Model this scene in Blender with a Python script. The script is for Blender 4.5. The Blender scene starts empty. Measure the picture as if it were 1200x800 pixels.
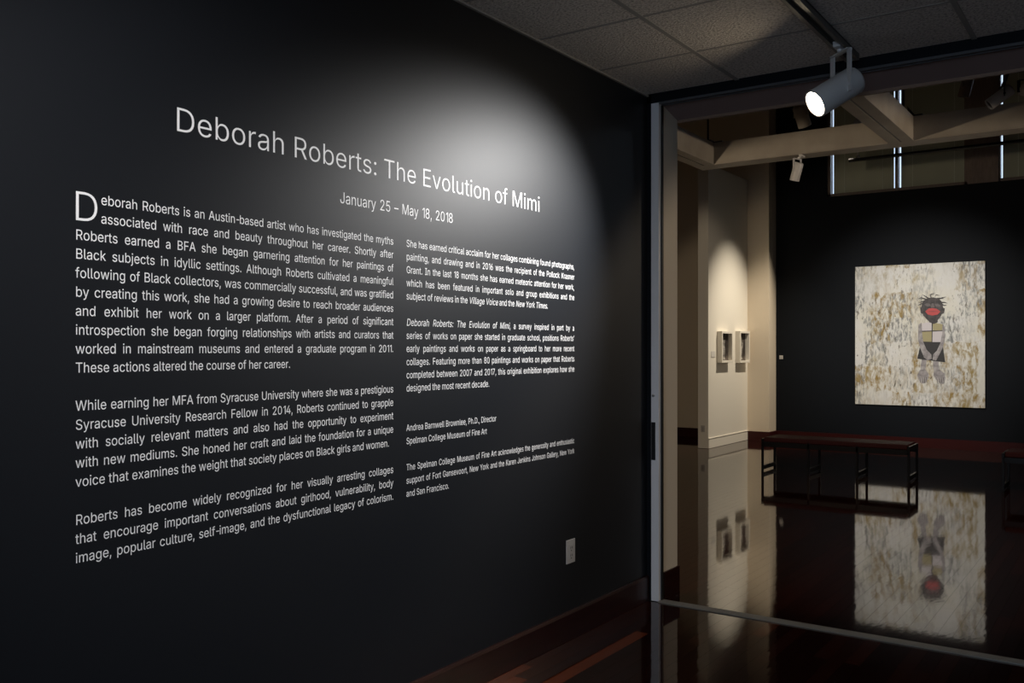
import bpy, bmesh, math, random, json
from mathutils import Vector, Matrix
from mathutils.geometry import delaunay_2d_cdt
C = bpy.context.scene.collection
S = bpy.context.scene
random.seed(7)
EYE = 1.52

# ------------------------------------------------------------ camera, world, exposure
cam = bpy.data.objects.new('camera', bpy.data.cameras.new('camera'))
C.objects.link(cam)
cam.location = (0, 0, EYE)
cam.rotation_euler = (math.radians(90), 0, math.radians(34.6468))
cam.data.sensor_width = 36
cam.data.lens = 32.3416
cam.data.shift_y = 8 / 1200
cam.data.clip_start = 0.02
S.camera = cam

W = bpy.data.worlds.new('overcast_day')
S.world = W
W.use_nodes = True
W.node_tree.nodes['Background'].inputs['Color'].default_value = (0.62, 0.78, 1.0, 1)
W.node_tree.nodes['Background'].inputs['Strength'].default_value = 1.5

S.view_settings.view_transform = 'Standard'
S.view_settings.look = 'None'
S.view_settings.exposure = 0.0
S.view_settings.gamma = 1.0
S.view_settings.use_curve_mapping = False

WARM = (1.0, 0.80, 0.56)
POWER_MAIN = 300       # track spot beside the opening
POWER_TEXT = 130       # track spot near the camera, out of frame
POWER_PAINTING = 850
POWER_PIER = 720
POWER_FLOOD = 150
POWER_SIDE_FILL = 225
POWER_COOL_FILL = 50


# ------------------------------------------------------------ materials
def new_mat(name, col, rough=0.6, spec=0.5, metal=0.0, coat=0.0, ior=None):
    m = bpy.data.materials.new(name)
    m.use_nodes = True
    b = m.node_tree.nodes['Principled BSDF']
    b.inputs['Base Color'].default_value = (*col, 1)
    b.inputs['Roughness'].default_value = rough
    b.inputs['Specular IOR Level'].default_value = spec
    b.inputs['Metallic'].default_value = metal
    b.inputs['Coat Weight'].default_value = coat
    b.inputs['Coat Roughness'].default_value = 0.05
    if ior: b.inputs['IOR'].default_value = ior
    return m


def N(m, t, **kw):
    n = m.node_tree.nodes.new(t)
    for k, v in kw.items():
        if k in n.inputs: n.inputs[k].default_value = v
        else: setattr(n, k, v)
    return n


def L(m, a, ao, b, bi):
    m.node_tree.links.new(a.outputs[ao], b.inputs[bi])


def coords(m, scale=(1, 1, 1)):
    tc = N(m, 'ShaderNodeTexCoord'); mp = N(m, 'ShaderNodeMapping')
    mp.inputs['Scale'].default_value = scale
    L(m, tc, 'Object', mp, 'Vector')
    return mp


def add_bump(m, scale, strength, dist=0.01, stretch=(1, 1, 1), detail=3.0):
    mp = coords(m, stretch)
    nz = N(m, 'ShaderNodeTexNoise'); nz.inputs['Scale'].default_value = scale; nz.inputs['Detail'].default_value = detail
    bp = N(m, 'ShaderNodeBump'); bp.inputs['Strength'].default_value = strength; bp.inputs['Distance'].default_value = dist
    L(m, mp, 0, nz, 'Vector'); L(m, nz, 'Fac', bp, 'Height')
    L(m, bp, 0, m.node_tree.nodes['Principled BSDF'], 'Normal')
    return nz


def add_mottle(m, c1, c2, scale, stretch=(1, 1, 1), lo=0.35, hi=0.65, detail=4.0):
    mp = coords(m, stretch)
    nz = N(m, 'ShaderNodeTexNoise'); nz.inputs['Scale'].default_value = scale; nz.inputs['Detail'].default_value = detail
    r = N(m, 'ShaderNodeValToRGB')
    r.color_ramp.elements[0].position = lo; r.color_ramp.elements[0].color = (*c1, 1)
    r.color_ramp.elements[1].position = hi; r.color_ramp.elements[1].color = (*c2, 1)
    L(m, mp, 0, nz, 'Vector'); L(m, nz, 'Fac', r, 'Fac')
    L(m, r, 'Color', m.node_tree.nodes['Principled BSDF'], 'Base Color')
    return r


def emissive(name, col, strength):
    m = new_mat(name, (0.9, 0.9, 0.9))
    b = m.node_tree.nodes['Principled BSDF']
    b.inputs['Emission Color'].default_value = (*col, 1)
    b.inputs['Emission Strength'].default_value = strength
    return m


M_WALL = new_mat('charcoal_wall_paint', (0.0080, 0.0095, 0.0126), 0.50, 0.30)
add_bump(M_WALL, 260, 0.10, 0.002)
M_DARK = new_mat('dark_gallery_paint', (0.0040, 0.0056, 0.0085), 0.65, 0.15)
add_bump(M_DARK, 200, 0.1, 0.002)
M_BEIGE = new_mat('warm_white_paint', (0.70, 0.61, 0.485), 0.6, 0.3)
add_bump(M_BEIGE, 150, 0.06, 0.002)
M_PIER = new_mat('white_partition_paint', (0.78, 0.74, 0.66), 0.55, 0.3)
add_bump(M_PIER, 150, 0.05, 0.002)
M_BEAM = new_mat('cream_beam_paint', (0.55, 0.49, 0.42), 0.55, 0.3)
add_mottle(M_BEAM, (0.33, 0.290, 0.245), (0.38, 0.34, 0.29), 5)
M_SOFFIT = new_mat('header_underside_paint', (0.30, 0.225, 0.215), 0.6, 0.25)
M_TRIMB = new_mat('brown_header_lip', (0.26, 0.17, 0.12), 0.6, 0.3)
M_GCEIL = new_mat('gallery_ceiling_paint', (0.16, 0.12, 0.10), 0.7, 0.2)
M_VINYL = new_mat('white_vinyl', (0.92, 0.91, 0.91), 0.5, 0.4)
M_ALU = new_mat('painted_aluminium', (0.72, 0.72, 0.74), 0.45, 0.5, 0.0)
M_RAIL = new_mat('dull_rail', (0.09, 0.09, 0.095), 0.5, 0.2)
M_THR = new_mat('worn_threshold_metal', (0.36, 0.33, 0.28), 0.4, 0.5, 0.5)
M_STEEL = new_mat('brushed_steel', (0.52, 0.50, 0.47), 0.32, 0.5, 1.0)
add_bump(M_STEEL, 90, 0.08, 0.001, (1, 40, 1))
M_BLACK = new_mat('black_plastic', (0.006, 0.006, 0.007), 0.5, 0.4)
M_BLKMETAL = new_mat('black_metal', (0.004, 0.004, 0.005), 0.35, 0.3)
M_WHITEMETAL = new_mat('white_powder_coat', (0.62, 0.61, 0.60), 0.42, 0.5)
M_TRACK = new_mat('track_enamel', (0.16, 0.15, 0.135), 0.35, 0.5)
M_LENS = emissive('lit_lens', (1.0, 0.83, 0.60), 55.0)
M_LENS_SOFT = emissive('lit_lens_soft', (1.0, 0.84, 0.62), 8.0)
M_LENS_MID = emissive('lit_lens_hall', (1.0, 0.88, 0.72), 24.0)
M_LENS_OFF = new_mat('dark_lens', (0.02, 0.02, 0.02), 0.1)
M_PLATE = new_mat('white_plastic', (0.46, 0.44, 0.42), 0.4, 0.5)
M_CARD = new_mat('label_card', (0.62, 0.60, 0.57), 0.7, 0.2)
M_SEAT = new_mat('dark_red_leather', (0.038, 0.007, 0.007), 0.6, 0.15)
add_bump(M_SEAT, 60, 0.15, 0.003)
M_SHADE = new_mat('olive_shade_cloth', (0.44, 0.46, 0.36), 0.9, 0.1)
add_bump(M_SHADE, 300, 0.2, 0.001, (1, 1, 0.2))
M_SEAM = new_mat('shade_seam', (0.58, 0.62, 0.54), 0.9, 0.1)
M_WOOD = new_mat('brown_window_wood', (0.19, 0.145, 0.12), 0.5, 0.4)
add_mottle(M_WOOD, (0.17, 0.128, 0.106), (0.21, 0.16, 0.135), 8, (6, 6, 1))
M_GLASS = new_mat('window_glass', (1, 1, 1), 0.0, 0.5)
M_GLASS.node_tree.nodes['Principled BSDF'].inputs['Transmission Weight'].default_value = 1.0
M_BASE = new_mat('mahogany_baseboard', (0.05, 0.010, 0.007), 0.3, 0.25)
add_mottle(M_BASE, (0.016, 0.0034, 0.0026), (0.026, 0.006, 0.0042), 3, (1, 1, 14))
M_BASEK = new_mat('dark_red_baseboard', (0.035, 0.004, 0.004), 0.35, 0.25)
M_TILE = new_mat('mineral_fibre_tile', (0.52, 0.49, 0.45), 0.9, 0.1)
_n = add_bump(M_TILE, 90, 1.0, 0.010, (1, 1, 1), 4)
add_mottle(M_TILE, (0.46, 0.41, 0.36), (0.80, 0.74, 0.67), 75, (1, 1, 1), 0.34, 0.54, 3)
M_TBAR = new_mat('ceiling_grid_enamel', (0.36, 0.34, 0.31), 0.6, 0.3)
M_PLENUM = new_mat('plenum_dark', (0.02, 0.02, 0.02), 0.9, 0.1)
M_FRAME = new_mat('white_box_frame', (0.76, 0.72, 0.64), 0.5, 0.3)
M_MOUNT = new_mat('dark_picture_ground', (0.05, 0.04, 0.035), 0.6, 0.3)
add_mottle(M_MOUNT, (0.025, 0.02, 0.018), (0.16, 0.13, 0.11), 9, (1, 1, 1), 0.45, 0.75)
M_PICFIG = new_mat('grey_picture_figure', (0.38, 0.35, 0.32), 0.6, 0.3)
add_mottle(M_PICFIG, (0.10, 0.09, 0.08), (0.50, 0.47, 0.43), 14, (1, 1, 1), 0.4, 0.6)

# glossy plank floor: tone comes from a per-plank attribute
M_FLOOR = new_mat('jatoba_planks', (0.1, 0.03, 0.015), 0.045, 0.5, ior=1.43)
b = M_FLOOR.node_tree.nodes['Principled BSDF']
at = N(M_FLOOR, 'ShaderNodeAttribute', attribute_name='tone')
rp = N(M_FLOOR, 'ShaderNodeValToRGB')
rp.color_ramp.elements[0].color = (0.014, 0.003, 0.002, 1)
rp.color_ramp.elements[1].color = (0.17, 0.036, 0.013, 1)
e = rp.color_ramp.elements.new(0.55); e.color = (0.022, 0.0045, 0.003, 1)
e = rp.color_ramp.elements.new(0.88); e.color = (0.042, 0.009, 0.005, 1)
mp = coords(M_FLOOR, (30, 1.6, 1)); nz = N(M_FLOOR, 'ShaderNodeTexNoise', Scale=2.0, Detail=5.0)
mx = N(M_FLOOR, 'ShaderNodeMix', data_type='RGBA', blend_type='MULTIPLY')
mx.inputs[0].default_value = 0.45
L(M_FLOOR, at, 'Fac', rp, 'Fac'); L(M_FLOOR, mp, 0, nz, 'Vector')
L(M_FLOOR, rp, 'Color', mx, 6); L(M_FLOOR, nz, 'Fac', mx, 7); L(M_FLOOR, mx, 2, b, 'Base Color')
mp2 = coords(M_FLOOR, (1, .35, 1)); n2 = N(M_FLOOR, 'ShaderNodeTexNoise', Scale=26.0, Detail=2.0)
bp = N(M_FLOOR, 'ShaderNodeBump', Strength=0.16, Distance=0.0011)
L(M_FLOOR, mp2, 0, n2, 'Vector'); L(M_FLOOR, n2, 'Fac', bp, 'Height'); L(M_FLOOR, bp, 0, b, 'Normal')

# abstract canvas: vertical dabs of ochre and grey on cream
M_CANVAS = new_mat('dabbed_canvas', (0.7, 0.66, 0.55), 0.55, 0.35)
def canvas_nodes():
    m = M_CANVAS; b = m.node_tree.nodes['Principled BSDF']
    def layer(scale, stretch, lo, hi, offs):
        tc = N(m, 'ShaderNodeTexCoord'); mp = N(m, 'ShaderNodeMapping')
        mp.inputs['Scale'].default_value = stretch; mp.inputs['Location'].default_value = offs
        nz = N(m, 'ShaderNodeTexNoise', Scale=scale, Detail=8.0, Roughness=0.65, Distortion=0.4)
        r = N(m, 'ShaderNodeMapRange'); r.inputs['From Min'].default_value = lo; r.inputs['From Max'].default_value = hi
        L(m, tc, 'Object', mp, 'Vector'); L(m, mp, 0, nz, 'Vector'); L(m, nz, 'Fac', r, 'Value')
        return r, nz
    def mixc(prev, col, fac):
        x = N(m, 'ShaderNodeMix', data_type='RGBA')
        if isinstance(prev, tuple): x.inputs[6].default_value = (*prev, 1)
        else: L(m, prev, 2, x, 6)
        x.inputs[7].default_value = (*col, 1)
        L(m, fac, 0, x, 0)
        return x
    def mul(a, bb):
        q = N(m, 'ShaderNodeMath', operation='MULTIPLY'); L(m, a, 0, q, 0); L(m, bb, 0, q, 1); return q
    big1, _ = layer(2.2, (1.2, 1, 0.7), 0.54, 0.68, (3, 0, 1))
    fine1, _ = layer(9, (1.6, 1, 0.7), 0.44, 0.62, (0, 0, 5))
    big2, _ = layer(2.2, (1, 1, 0.7), 0.50, 0.64, (9, 0, 4))
    fine2, _ = layer(13, (2.0, 1, 0.6), 0.46, 0.62, (2, 0, 7))
    big3, nzb = layer(16, (1.8, 1, 0.6), 0.56, 0.66, (5, 0, 2))
    warm, _ = layer(1.5, (1, 1, 1), 0.42, 0.62, (1, 0, 8))
    # squarish knife-work cells: rounded, slightly warped coordinates feed a random value
    def cells(sx, sz, lo, hi, off):
        tc = N(m, 'ShaderNodeTexCoord'); mp = N(m, 'ShaderNodeMapping')
        mp.inputs['Scale'].default_value = (sx, 0, sz); mp.inputs['Location'].default_value = off
        wn = N(m, 'ShaderNodeTexNoise', Scale=2.2, Detail=6.0, Roughness=0.7)
        va = N(m, 'ShaderNodeVectorMath', operation='MULTIPLY_ADD'); va.inputs[1].default_value = (0.55, 0, 0.55)
        fl_ = N(m, 'ShaderNodeVectorMath', operation='FLOOR')
        wh = N(m, 'ShaderNodeTexWhiteNoise', noise_dimensions='3D')
        r = N(m, 'ShaderNodeMapRange'); r.inputs['From Min'].default_value = lo; r.inputs['From Max'].default_value = hi
        L(m, tc, 'Object', mp, 'Vector'); L(m, mp, 0, wn, 'Vector'); L(m, wn, 'Color', va, 0); L(m, mp, 0, va, 2)
        L(m, va, 0, fl_, 0); L(m, fl_, 0, wh, 'Vector'); L(m, wh, 'Value', r, 'Value')
        return r
    base = mixc((0.72, 0.71, 0.68), (0.71, 0.685, 0.60), warm)
    g0 = mixc(base, (0.55, 0.54, 0.50), mul(cells(2.2, 2.0, .45, .95, (4, 0, 9)), fine2))
    a = mixc(g0, (0.20, 0.205, 0.20), mul(cells(2.9, 2.7, .50, .72, (2, 0, 6)), fine2))
    c = mixc(a, (0.30, 0.20, 0.05), mul(cells(3.3, 2.6, .42, .70, (7, 0, 1)), fine1))
    c2 = mixc(c, (0.36, 0.28, 0.12), mul(big1, fine1))
    d = mixc(c2, (0.10, 0.08, 0.05), mul(big3, cells(3.6, 2.9, .35, .6, (1, 0, 3))))
    L(m, d, 2, b, 'Base Color')
    bpn = N(m, 'ShaderNodeBump', Strength=0.35, Distance=0.004)
    L(m, nzb, 'Fac', bpn, 'Height'); L(m, bpn, 0, b, 'Normal')
canvas_nodes()
M_INK = new_mat('collage_dark_grey', (0.05, 0.043, 0.043), 0.6)
add_mottle(M_INK, (0.014, 0.012, 0.013), (0.075, 0.062, 0.062), 16)
M_RED = new_mat('collage_red', (0.48, 0.025, 0.025), 0.5)
M_REDD = new_mat('collage_deep_red', (0.28, 0.012, 0.015), 0.5)
M_SKIN = new_mat('collage_grey_limb', (0.30, 0.27, 0.27), 0.6)
add_mottle(M_SKIN, (0.20, 0.18, 0.185), (0.42, 0.39, 0.385), 14)
M_SKIND = new_mat('collage_mid_grey', (0.13, 0.11, 0.11), 0.6)
M_OCHRE = new_mat('collage_ochre', (0.38, 0.33, 0.17), 0.6)
M_PALE = new_mat('collage_pale', (0.62, 0.57, 0.58), 0.6)
M_SKIRT = new_mat('collage_black', (0.012, 0.011, 0.012), 0.55)


# ------------------------------------------------------------ builders
class MB:
    def __init__(s): s.v = []; s.f = []; s.smooth = []; s.tone = []
    def box(s, x0, x1, y0, y1, z0, z1, tone=0.5):
        n = len(s.v)
        s.v += [(x, y, z) for z in (z0, z1) for y in (y0, y1) for x in (x0, x1)]
        s.f += [tuple(n + i for i in q) for q in ((0, 2, 3, 1), (4, 5, 7, 6), (0, 1, 5, 4), (2, 6, 7, 3), (0, 4, 6, 2), (1, 3, 7, 5))]
        s.smooth += [False] * 6; s.tone += [tone] * 6
        return s
    def prism(s, pts, axis, a0, a1):
        """polygon pts (u,v) extruded along axis ('x': pts are y,z; 'y': pts are x,z; 'z': pts are x,y)"""
        n = len(s.v); k = len(pts)
        for a in (a0, a1):
            for u, w in pts:
                s.v.append({'x': (a, u, w), 'y': (u, a, w), 'z': (u, w, a)}[axis])
        s.f.append(tuple(n + i for i in range(k))); s.f.append(tuple(n + k + i for i in reversed(range(k))))
        for i in range(k): s.f.append((n + i, n + k + i, n + k + (i + 1) % k, n + (i + 1) % k))
        s.smooth += [False] * (k + 2); s.tone += [0.5] * (k + 2)
        return s
    def lathe(s, prof, base, axis, seg=28, smooth=True, caps=True):
        """profile of (distance along axis, radius) from base"""
        ax = Vector(axis).normalized(); u = ax.orthogonal().normalized(); w = ax.cross(u); bs = Vector(base)
        n = len(s.v)
        for d, r in prof:
            for i in range(seg):
                t = 2 * math.pi * i / seg
                s.v.append(tuple(bs + ax * d + (u * math.cos(t) + w * math.sin(t)) * r))
        for j in range(len(prof) - 1):
            for i in range(seg):
                a = n + j * seg + i; b_ = n + j * seg + (i + 1) % seg
                s.f.append((a, b_, b_ + seg, a + seg)); s.smooth.append(smooth); s.tone.append(0.5)
        if caps:
            s.f.append(tuple(n + i for i in reversed(range(seg)))); s.f.append(tuple(n + (len(prof) - 1) * seg + i for i in range(seg)))
            s.smooth += [False, False]; s.tone += [0.5, 0.5]
        return s
    def bar(s, p, q, w, h=None, up=(0, 0, 1)):
        h = h or w
        p = Vector(p); q = Vector(q); d = (q - p).normalized(); upv = Vector(up)
        if abs(d.dot(upv)) > .95: upv = Vector((0, 1, 0))
        r = d.cross(upv).normalized(); t = r.cross(d)
        n = len(s.v)
        for c in (p, q):
            for a, b_ in ((-1, -1), (1, -1), (1, 1), (-1, 1)):
                s.v.append(tuple(c + r * a * w / 2 + t * b_ * h / 2))
        s.f += [tuple(n + i for i in x) for x in ((0, 1, 2, 3), (7, 6, 5, 4), (0, 4, 5, 1), (1, 5, 6, 2), (2, 6, 7, 3), (3, 7, 4, 0))]
        s.smooth += [False] * 6; s.tone += [0.5] * 6
        return s
    def mesh(s, name, m, origin=(0, 0, 0)):
        me = bpy.data.meshes.new(name)
        ox, oy, oz = origin
        me.from_pydata([(x - ox, y - oy, z - oz) for x, y, z in s.v], [], s.f)
        me.polygons.foreach_set('use_smooth', s.smooth)
        me.materials.append(m)
        bmm = bmesh.new(); bmm.from_mesh(me); bmesh.ops.recalc_face_normals(bmm, faces=bmm.faces); bmm.to_mesh(me); bmm.free()
        if m is M_FLOOR:
            a = me.attributes.new('tone', 'FLOAT', 'FACE'); a.data.foreach_set('value', s.tone)
        me.update()
        return me
    def build(s, name, m, parent=None, origin=(0, 0, 0), bevel=0.0, seg=2):
        """vertices are in world space; origin is the object's world location"""
        o = bpy.data.objects.new(name, s.mesh(name, m, origin)); C.objects.link(o)
        wloc = Vector(origin)
        if parent is not None:
            o.parent = parent; wloc = wloc - wpos(parent)
        o.location = wloc
        if bevel:
            md = o.modifiers.new('bevel', 'BEVEL'); md.width = bevel; md.segments = seg; md.limit_method = 'ANGLE'
        return o


def wpos(o):
    p = Vector(o.location)
    while o.parent: o = o.parent; p = p + Vector(o.location)
    return p


def thing(name, label, cat, loc, group=None):
    o = bpy.data.objects.new(name, None); C.objects.link(o); o.location = loc
    o.empty_display_size = 0.1
    tag(o, label, cat, group); return o


def tag(o, label, cat, group=None):
    o['label'] = label; o['category'] = cat
    if group: o['group'] = group
    return o


def struct(o):
    o['kind'] = 'structure'; return o


def Z(r): return r + EYE   # heights measured from eye level


XW = -2.4924               # plane of the lettered wall
YD = 5.04                  # front face of the wall with the opening
CEIL = Z(1.53)

# ------------------------------------------------------------ hall shell
struct(MB().box(XW - 0.22, XW, -3.2, YD + 0.02, 0, CEIL + 0.25).build('wall_left', M_WALL))
o = MB()
o = o.box(XW, -2.463, YD, 5.30, 0, CEIL + 0.2)                           # thin return beside the aluminium post
o.box(XW, 1.3, YD, 5.10, Z(1.476), CEIL + 0.25)                      # black band above the opening
o.box(1.3, 2.7, YD, 5.30, 0, CEIL + 0.25)
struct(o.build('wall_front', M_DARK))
M_HALL = new_mat('hall_wall_paint', (0.10, 0.10, 0.105), 0.6, 0.3)
o = MB(); wx = 2.5
o.box(wx, wx + .2, -3.2, YD, 0, CEIL + .25)
struct(o.build('wall_right', M_HALL))
o = MB()
o.box(XW - .2, -0.6, -3.4, -3.2, 0, CEIL + .25).box(2.2, wx + .2, -3.4, -3.2, 0, CEIL + .25)
o.box(-0.6, 2.2, -3.4, -3.2, 0, 0.8).box(-0.6, 2.2, -3.4, -3.2, 2.7, CEIL + .25)
struct(o.build('wall_back', M_HALL))
# unseen window added behind the camera to hold the cool fill light
w = MB()
for xa, xb, za, zb in ((-.6, 2.2, .8, .86), (-.6, 2.2, 2.64, 2.7), (-.6, -.54, .86, 2.64), (2.14, 2.2, .86, 2.64), (.77, .83, .86, 2.64)): w.box(xa, xb, -3.34, -3.26, za, zb)
struct(w.build('window_4', M_ALU))
pl = bpy.data.lights.new('window_daylight', 'AREA'); pl.shape = 'RECTANGLE'; pl.size = 2.8; pl.size_y = 1.9  # cool fill light set at the added window
pl.energy = POWER_COOL_FILL; pl.color = (0.62, 0.78, 1.0)
po = bpy.data.objects.new('window_daylight', pl); C.objects.link(po)
po.location = (0.8, -3.42, 1.75); po.rotation_euler = (math.radians(90), 0, 0)

# baseboard of the lettered wall
o = MB()
o.prism([(XW, 0), (XW + 0.018, 0), (XW + 0.018, 0.135), (XW + 0.012, 0.15), (XW, 0.15)], 'y', -3.2, YD + 0.004)
struct(o.build('baseboard_left', M_BASE, bevel=0.002))

# ceiling: tiles laid in a grid
slab = struct(MB().box(XW - .2, wx + .2, -3.4, 5.30, CEIL + 0.05, CEIL + 0.25).build('ceiling', M_PLENUM))
gx = [XW] + [-1.925 + 0.61 * k for k in range(7)] + [wx]
gy = [YD] + [4.443 - 0.61 * k for k in range(12)]
gy = [y for y in gy if y > -3.2] + [-3.2]
for i in range(len(gx) - 1):
    for j in range(len(gy) - 1):
        x0, x1, y1, y0 = gx[i] + .006, gx[i + 1] - .006, gy[j] - .006, gy[j + 1] + .006
        dz = random.uniform(-.001, .001)
        c = ((x0 + x1) / 2, (y0 + y1) / 2, CEIL)
        mb = MB().box(x0, x1, y0, y1, CEIL + dz, CEIL + 0.018)
        mb.build('ceiling_tile', M_TILE, slab, c, bevel=0.004, seg=1)
for x in gx[1:-1]:
    MB().box(x - .012, x + .012, -3.2, YD, CEIL - .0035, CEIL + 0.02).build('grid_runner', M_TBAR, slab, (x, 1, CEIL))
for y in gy[1:-1]:
    MB().box(XW, wx, y - .009, y + .009, CEIL - .0015, CEIL + 0.02).build('cross_tee', M_TBAR, slab, (0, y, CEIL))
struct(MB().box(XW, XW + .014, -3.2, YD, CEIL - .012, CEIL - .002).build('trim_1', M_TBAR))

# ------------------------------------------------------------ plank floors
def planks(slab, x0, x1, y0, y1, want, width=0.0755, dark=1.0):
    rest = MB(); n = 0; cand = []
    x = x0
    while x < x1 - 0.01:
        xe = min(x + width, x1)
        y = y0 - random.uniform(0, 1.0)
        while y < y1:
            ln = random.uniform(0.75, 1.9); ye = y + ln
            a, b_ = max(y, y0), min(ye, y1)
            if b_ - a < 0.18 and b_ < y1: b_ = min(a + 0.5, y1)
            if b_ - a > 0.02: cand.append((x, xe, a, b_))
            y = b_ if b_ > y else ye
        x = xe
    cand.sort(key=lambda c: want(c))
    for k, (xa, xb, ya, yb) in enumerate(cand):
        tone = dark * random.random() ** 1.25
        h = [random.uniform(-.00004, .00004) for _ in range(4)]
        g = 0.0004
        mb = rest if (k >= 290 or want((xa, xb, ya, yb)) > 1e5) else MB()
        s = len(mb.v)
        mb.box(xa + g, xb - g, ya + g, yb - g, -0.016, 0, tone)
        for q in range(4):
            vx, vy, vz = mb.v[s + 4 + q]; mb.v[s + 4 + q] = (vx, vy, vz + h[q])
        if mb is not rest:
            mb.build('floor_plank', M_FLOOR, slab, ((xa + xb) / 2, (ya + yb) / 2, 0)); n += 1
    if rest.v:
        r = rest.build('floor_plank_field', M_FLOOR, slab, (0, 0, 0)); r['kind'] = 'stuff'


def project(x, y, z):
    a = math.radians(34.6468)
    d = -math.sin(a) * x + math.cos(a) * y; r = math.cos(a) * x + math.sin(a) * y
    if d <= 0.2: return None
    return 600 + 1078 * r / d, 408 - 1078 * (z - EYE) / d, d


def score(c):
    best = 1e6
    for fy in (0, .5, 1):
        p = project((c[0] + c[1]) / 2, c[2] + (c[3] - c[2]) * fy, 0)
        if p and -20 < p[0] < 1230 and p[1] < 815: best = min(best, p[2])
    return best

fl = struct(MB().box(XW - .2, wx + .2, -3.4, 5.055, -0.06, -0.014).build('floor', M_PLENUM))
planks(fl, XW, wx, -3.2, 5.02, score)
fg = struct(MB().box(-9.2, 4.2, 5.055, 15.5, -0.06, -0.014).build('floor', M_PLENUM))
planks(fg, -9.0, 4.0, 5.09, 15.13, score, dark=0.62)

# ------------------------------------------------------------ opening: post, threshold, header
t = thing('door_post', 'tall narrow grey aluminium door post at the end of the lettered wall', 'door post', (-2.436, 5.055, 0))
MB().box(-2.462, -2.411, 5.036, 5.076, 0.001, Z(1.474)).build('post_profile', M_ALU, t, (-2.436, 5.055, 0), bevel=0.002)
MB().box(-2.409, -2.402, 5.062, 5.084, 0.001, Z(1.46)).build('edge_gasket', M_BLACK, t, (-2.405, 5.07, 0))
def zpx(py): return Z((408 - py) / 295.0 * 1.52 * 5.04 / 5.03)
MB().box(-2.4585, -2.433, 5.0325, 5.037, zpx(538), zpx(494)).build('lock_recess', M_BLACK, t, (-2.446, 5.034, zpx(516)))['label'] = 'black lock slot'
MB().lathe([(0, .0085), (.006, .0085), (.008, .005)], (-2.446, 5.036, zpx(463)), (0, -1, 0), 16).build('lock_cylinder', M_STEEL, t, (-2.446, 5.036, zpx(463)))

o = MB().box(-2.41, 1.3, 5.022, 5.09, 0.0, 0.004)
for yy in (5.026, 5.045, 5.064, 5.083): o.box(-2.41, 1.3, yy - .003, yy + .003, 0.004, 0.0075)
th = o.build('threshold', M_THR, None, (-0.5, 5.055, 0)); tag(th, 'ribbed metal threshold strip across the floor of the opening', 'threshold')

o = MB().box(-2.41, 1.3, 5.035, 5.085, Z(1.466), Z(1.4755)).box(-2.41, 1.3, 5.035, 5.039, Z(1.461), Z(1.466)).box(-2.41, 1.3, 5.075, 5.085, Z(1.461), Z(1.466))
dt = o.build('door_track', M_RAIL, None, (-0.5, 5.06, Z(1.47))); tag(dt, 'slim aluminium sliding door track along the top of the opening', 'door track')

# header behind the black band, with sloping underside
struct(MB().prism([(5.101, Z(1.4755)), (5.32, Z(1.425)), (5.32, 6.2), (5.101, 6.2)], 'x', -2.42, 1.5).build('wall_header', M_SOFFIT))
struct(MB().box(-2.42, 1.5, 5.32, 5.338, Z(1.408), Z(1.425) + .03).build('trim_2', M_TRIMB))
struct(MB().box(-9.0, -2.42, 5.101, 5.32, 0, 6.2).build('wall_gallery_front', M_BEIGE))
struct(MB().box(1.5, 4.0, 5.301, 5.32, 0, 6.2).build('wall_gallery_front', M_BEIGE))
struct(MB().box(-2.62, -2.409, 5.11, 5.332, 0, 0.162).build('baseboard_jamb', M_BASE))

# ------------------------------------------------------------ gallery shell
YB, YK = 14.80, 15.15
struct(MB().box(-9.2, -9.0, 5.1, 15.5, 0, 6.2).build('wall_gallery_left', M_BEIGE))
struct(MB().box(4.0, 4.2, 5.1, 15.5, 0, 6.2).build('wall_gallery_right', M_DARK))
struct(MB().box(-9.0, -5.109, YB, 15.5, 0, 6.2).build('wall_back_beige', M_BEIGE))
struct(MB().box(-9.2, 4.2, 5.1, 15.7, 6.2, 6.4).build('ceiling', M_GCEIL))
SILL = Z(2.447)
o = MB()
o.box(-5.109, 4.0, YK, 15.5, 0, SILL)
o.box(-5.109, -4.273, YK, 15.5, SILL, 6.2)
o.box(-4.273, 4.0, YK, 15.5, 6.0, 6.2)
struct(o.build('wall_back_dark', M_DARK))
struct(MB().box(-9.0, -5.109, YB - .02, YB, 0, 0.15).box(-5.109, -5.089, YB - .02, YK, 0, 0.15).build('baseboard_back_beige', M_BASEK))
struct(MB().box(-5.09, 4.0, YK - .02, YK, 0, 0.15).build('baseboard_back_dark', M_BASEK))
PX = -5.471
struct(MB().box(PX - .165, PX, 13.14, YB, 0.004, Z(2.79)).build('wall_partition', M_PIER))
o = MB().box(PX, PX + .010, 13.14, YB, 0.004, 0.15).box(PX, PX + .016, 13.14, YB, 0.15, 0.158)
struct(o.build('baseboard_partition', M_PIER))
struct(MB().box(PX - .165, PX + .012, 13.13, YB, 0, 0.004).build('trim_3', M_BASE))

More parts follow.
